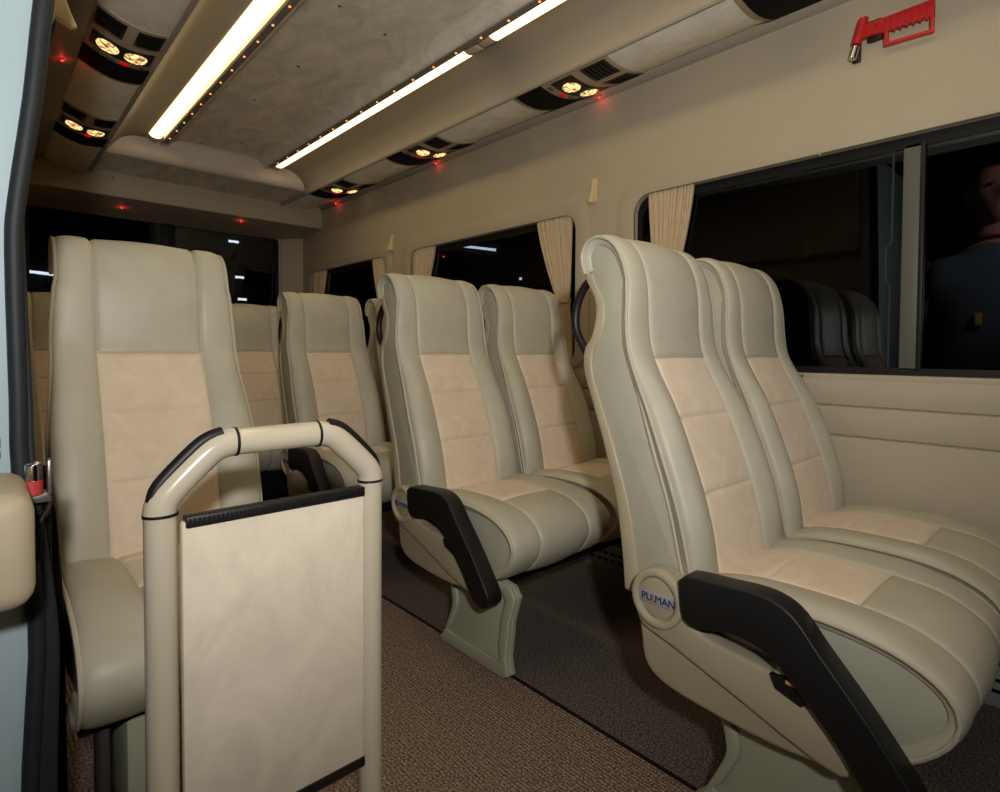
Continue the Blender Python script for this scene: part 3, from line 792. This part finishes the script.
# ------------------------------------------------------------------ door opening at the left edge
Y0 = 1.05
zs = [-.1, .10, .32, .45, .565, .78, .88, 1.08, 1.15, 1.29, 1.43, 1.60, 1.80, 2.0, 2.15]
so = [.034, .032, .032, .038, .042, .028, .027, .025, .029, .046, .059, .078, .102, .13, .155]
si = [.072, .072, .072, .075, .075, .055, .052, .047, .049, .068, .082, .101, .125, .153, .178]
def band(lo, hi, y0, y1, name, mat, bev=0):
    cl = catmull([(a, b, 0) for a, b in zip(lo, zs)], 4); ch = catmull([(a, b, 0) for a, b in zip(hi, zs)], 4)
    poly = [(p.x, p.y) for p in cl]+[(p.x, p.y) for p in reversed(ch)]
    return MB().prism(poly, y0, y1, 'y', bev)
m = band([a+.001 for a in so], si, Y0, Y0+.035, '', 'rubber', .004)
trim(m, 'rubber')
cl = catmull([(a+.010, Y0, b) for a, b in zip(so, zs)], 3)
trim(MB().tube([(p.x, p.y, p.z) for p in cl], .010, 12), 'rubber')
d_ = struct(band([-.6 for _ in so], [a+.004 for a in so], Y0+.006, Y0+.09, '', 'white_paint', .004).build('door_1', 'white_paint'))
MB().box(-.6, .018, Y0-.002, Y0+.02, .815, .83, .002).build('door_rail', 'metal', d_)
MB().box(-.6, .018, Y0-.001, Y0+.02, .80, .812, .002).build('door_track', 'black', d_)
trim(MB().box(.035, .072, 1.085, 1.15, -.05, .735, .004), 'black_matt')
# padded box beside the door
bx = empty('padded_box', (-.1, .95, .655), 'beige rounded padded box cut by the left edge, in front of the door seal', 'box')
MB().box(-.16, .143, -.10, .092, -.003, .131, .024, 4).build('pad', 'cream', bx)
MB().box(-.14, .10, -.05, .10, -.02, .01, .006).build('bracket', 'black', bx)
# latch on the pillar
lt = empty('door_latch', (.060, 1.03, .738), 'chrome and red door latch on the black door seal beside the padded box', 'latch')
MB().cyl((-.010, 0, .030), (-.010, 0, .052), .0095, 18).ell((-.010, 0, .052), (.0095, 0, 0), (0, .0095, 0), (0, 0, .005)).build('striker', 'chrome', lt)
MB().cyl((-.012, 0, .012), (-.012, 0, .031), .0125, 18).build('ring', 'red_dull', lt)
MB().box(.004, .0085, -.012, .014, .012, .058, .001).box(-.018, .008, -.004, .022, .0, .012, .001).build('plate', 'screw', lt)
MB().tube(catmull([(.009, .03, -.002), (.004, .01, -.016), (-.004, 0, -.03), (-.006, .0, -.08)], 4), .004, 8).build('cable', 'black', lt)

# ------------------------------------------------------------------ outside: ground, garage tubes, person
struct(MB().box(-12, 14, -8, 16, -.26, -.20).build('ground', 'asphalt', smooth=False))
struct(MB().box(-12, 14, 10.52, 10.7, -.3, 5).build('wall_garage_rear', 'asphalt', smooth=False))
struct(MB().box(5.97, 6.15, -8, 10.52, -.3, 5).build('wall_garage_side', 'asphalt', smooth=False))
def tube_light(c, d_, L, label):
    r = empty('fluorescent_tube', c, label, 'tube light', 'garage tube lights outside')
    d_ = Vector(d_).normalized()
    bx_ = .06 if abs(d_.y) > .5 else 0; by_ = 0 if bx_ else .06
    MB().box(-.02+bx_*.2, .02+bx_*1.2, -.02+by_*.2, .02+by_*1.2, -.03, .03).build('bracket', 'metal', r)
    MB().cyl(-d_*L/2, d_*L/2, .02, 12).build('tube', 'tube', r)
    for s in (-1, 1): MB().cyl(d_*(s*L/2), d_*(s*(L/2+.05)), .022, 12).build('cap', 'metal', r)
    return r
OUT = [((5.9, 7.38, 2.64), (0, .889, .175), .90, 'cold tube light seen through the middle side window'),
       ((5.9, 6.36, 2.05), (0, 1, 0), .06, 'tiny cold light dot in the middle side window')]
for a in OUT: tube_light(*a)
RT = [((.55, 10.45, 1.99), (1, 0, -.06), .52, 'cold tube light in the rear window, left of the single seat'),
      ((3.08, 10.45, 2.76), (1, 0, 0), .16, 'upper cold light in the rear window right of the single seat'),
      ((3.17, 10.45, 2.17), (1, 0, 0), .14, 'middle cold light in the rear window right of the single seat'),
      ((3.21, 10.45, 1.80), (1, 0, 0), .14, 'lowest cold light in the rear window right of the single seat')]
for a in RT: tube_light(*a)
def person():
    root = empty('person', (2.9, .37, -.20), 'person in a blue shirt standing in the dark outside the large window', 'person')
    def skin(name, chains, mat, parent, lv=2):
        bm = bmesh.new(); lay = bm.verts.layers.skin.verify(); idx = {}
        first = True
        for ch in chains:
            prev = None
            for (x, y, z, r) in ch:
                key = (round(x, 4), round(y, 4), round(z, 4))
                v = idx.get(key)
                if v is None:
                    v = bm.verts.new((x, y, z)); idx[key] = v
                    rr = r if isinstance(r, tuple) else (r, r)
                    v[lay].radius = rr
                    if first: v[lay].use_root = True; first = False
                if prev is not None and prev is not v and bm.edges.get((prev, v)) is None: bm.edges.new((prev, v))
                prev = v
        me = bpy.data.meshes.new(name); bm.to_mesh(me); bm.free(); me.materials.append(M[mat])
        o = inst(name, me, parent)
        o.modifiers.new('s', 'SKIN').use_smooth_shade = True
        sd = o.modifiers.new('d', 'SUBSURF'); sd.levels = sd.render_levels = lv
        return o
    # facing -X; body centre at origin; y = +: towards the rear of the van
    sh = 1.46
    chains = [[(0, 0, .93, (.13, .16)), (0, 0, 1.10, (.11, .14)), (-.005, 0, 1.28, (.12, .17)), (0, 0, 1.42, (.075, .10)), (-.005, 0, 1.50, .050), (-.02, 0, 1.58, .050), (-.025, 0, 1.67, .050)]]
    for s in (-1, 1):
        ch = [(0, 0, 1.42, .12), (0, .17*s, 1.40, .062), (-.02, .235*s, 1.25, .048), (-.03, .255*s, 1.10, .042), (-.10, .235*s, .98, .036), (-.18, .18*s, .90, .028)]
        hand = [(-.18, .18*s, .90, .028), (-.225, .15*s, .875, (.018, .03))]
        chains += [ch, hand]
        for k, (dy, l) in enumerate(((.022, .06), (.008, .068), (-.006, .063), (-.02, .05))):
            b0 = (-.245, (.145+dy)*s, .868)
            chains.append([(-.225, .15*s, .875, .02), (*b0, .010), (b0[0]-l*.5, b0[1], b0[2]-.012, .009), (b0[0]-l*.8, b0[1], b0[2]-.035, .008)])
        chains.append([(-.18, .18*s, .90, .028), (-.205, (.125)*s, .89, .011), (-.225, .105*s, .878, .009)])
        chains.append([(0, 0, .93, .13), (0, .095*s, .84, .088), (-.01, .10*s, .50, .062), (.01, .10*s, .12, .045), (.0, .10*s, .07, .042), (-.12, .11*s, .035, .035)])
    body = skin('body', chains, 'skin', root)
    # head as a child lump merged with neck: shaped sphere
    m = MB(); bm = m.bm
    r = bmesh.ops.create_uvsphere(bm, u_segments=36, v_segments=26, radius=1)
    for v in r['verts']:
        x, y, z = v.co
        jaw = 1-.28*sm(-.1, -1, z)
        X, Y, Z = x*.098*(1-.12*sm(0, -1, z)), y*.076*jaw, z*.122
        if x < -.3:
            nose = math.exp(-(y/.16)**2)*math.exp(-((z+.12)/.20)**2)*sm(.5, 1, -x)
            X -= .024*nose
            eye = math.exp(-((abs(y)-.38)/.16)**2)*math.exp(-((z-.10)/.10)**2); X += .010*eye
            X -= .007*math.exp(-(y/.35)**2)*math.exp(-((z+.46)/.06)**2)
            X += .004*math.exp(-(y/.35)**2)*math.exp(-((z+.40)/.03)**2)
            X -= .006*math.exp(-((z-.24)/.07)**2)*sm(.4, .9, -x)
            X -= .008*math.exp(-((z+.78)/.16)**2)*math.exp(-(y/.4)**2)
        v.co = (X, Y, Z)
    for s in (-1, 1): m.ell((.012, .077*s, -.005), (.016, 0, 0), (.004, .008*s, 0), (0, 0, .030), 10, 8)
    hd_ = m.build('head', 'skin', root, angle=80, loc=(-.045, 0, 1.685))
    hd_.rotation_euler = (0, 0, math.radians(14))
    m = MB(); r = bmesh.ops.create_uvsphere(m.bm, u_segments=30, v_segments=20, radius=1)
    for v in list(r['verts']):
        x, y, z = v.co; v.co = (x*.105+.006, y*.084, z*.128+.004)
    bmesh.ops.delete(m.bm, geom=[v for v in m.bm.verts if v.co.z < .045 and v.co.x < .02 or v.co.z < -.06 or (v.co.x < -.06 and v.co.z < .075)], context='VERTS')
    m.build('hair', 'hair', hd_, angle=80)
    for s in (-1, 1): MB().ell((-.086, .030*s, .012), (.008, 0, 0), (0, .012, 0), (0, 0, .007), 10, 8).build('eye', 'black', hd_)
    sc = [[(0, 0, .90, (.145, .18)), (0, 0, 1.10, (.125, .16)), (-.005, 0, 1.28, (.135, .185)), (0, 0, 1.42, (.118, .15)), (-.004, 0, 1.47, .088), (-.006, 0, 1.515, .064)]]
    for s in (-1, 1): sc.append([(0, 0, 1.42, .12), (0, .17*s, 1.40, .076), (-.015, .222*s, 1.29, .066), (-.022, .24*s, 1.20, .064)])
    skin('shirt', sc, 'shirt', root)
    tr = [[(0, 0, .95, (.14, .17)), (0, 0, .90, (.14, .17))]]
    for s in (-1, 1): tr.append([(0, 0, .90, .14), (0, .095*s, .82, .105), (-.01, .10*s, .50, .085), (.01, .10*s, .10, .07)])
    skin('trousers', tr, 'trousers', root)
    MB().tube([(.060*math.cos(a)-.008, .060*math.sin(a), 1.525) for a in [2*PI*k/24 for k in range(24)]], .006, 8, True).build('collar', 'red_dull', root)
    MB().box(-.137, -.112, .02, .042, 1.19, 1.235, .002).build('name_tag', 'yellow', root)
    root.rotation_euler = (0, 0, math.radians(8)); root.scale = (1.06, 1.06, 1.06)
person()

# ------------------------------------------------------------------ light
def area(name, loc, target, size, power, rgb):
    l = bpy.data.lights.new(name, 'AREA'); l.shape = 'DISK'; l.size = size; l.energy = power; l.color = rgb
    o = bpy.data.objects.new(name, l); COL.objects.link(o); o.location = loc
    o.rotation_euler = (Vector(target)-Vector(loc)).to_track_quat('-Z', 'Y').to_euler(); return o
gl = bpy.data.lights.new('person_fill', 'SPOT'); gl.energy = 36; gl.color = (.95, .97, 1); gl.shadow_soft_size = .1; gl.spot_size = math.radians(34); gl.spot_blend = .5  # added fill spot to make the person outside visible, not a garage fitting
glo = bpy.data.objects.new('person_fill', gl); COL.objects.link(glo); glo.location = (2.10, -.55, 1.95)
glo.rotation_euler = (Vector((2.9, .37, 1.35))-glo.location).to_track_quat('-Z', 'Y').to_euler()
fl = bpy.data.lights.new('camera_flash', 'SPOT'); fl.energy = 93; fl.color = (1, .985, .97); fl.shadow_soft_size = .035
fl.spot_size = math.radians(153); fl.spot_blend = 1.0
flo = bpy.data.objects.new('camera_flash', fl); COL.objects.link(flo); flo.location = (-.10, -.30, 1.22)
flo.rotation_euler = Vector((math.sin(.61)*math.cos(.33), math.cos(.61)*math.cos(.33), math.sin(.33))).to_track_quat('-Z', 'Y').to_euler()
w = bpy.data.worlds.new('night'); scene.world = w; w.use_nodes = True
w.node_tree.nodes['Background'].inputs[0].default_value = (.6, .7, .75, 1); w.node_tree.nodes['Background'].inputs[1].default_value = .004
scene.view_settings.view_transform = 'Standard'; scene.view_settings.look = 'None'
scene.view_settings.exposure = 0; scene.view_settings.gamma = 1; scene.view_settings.use_curve_mapping = False
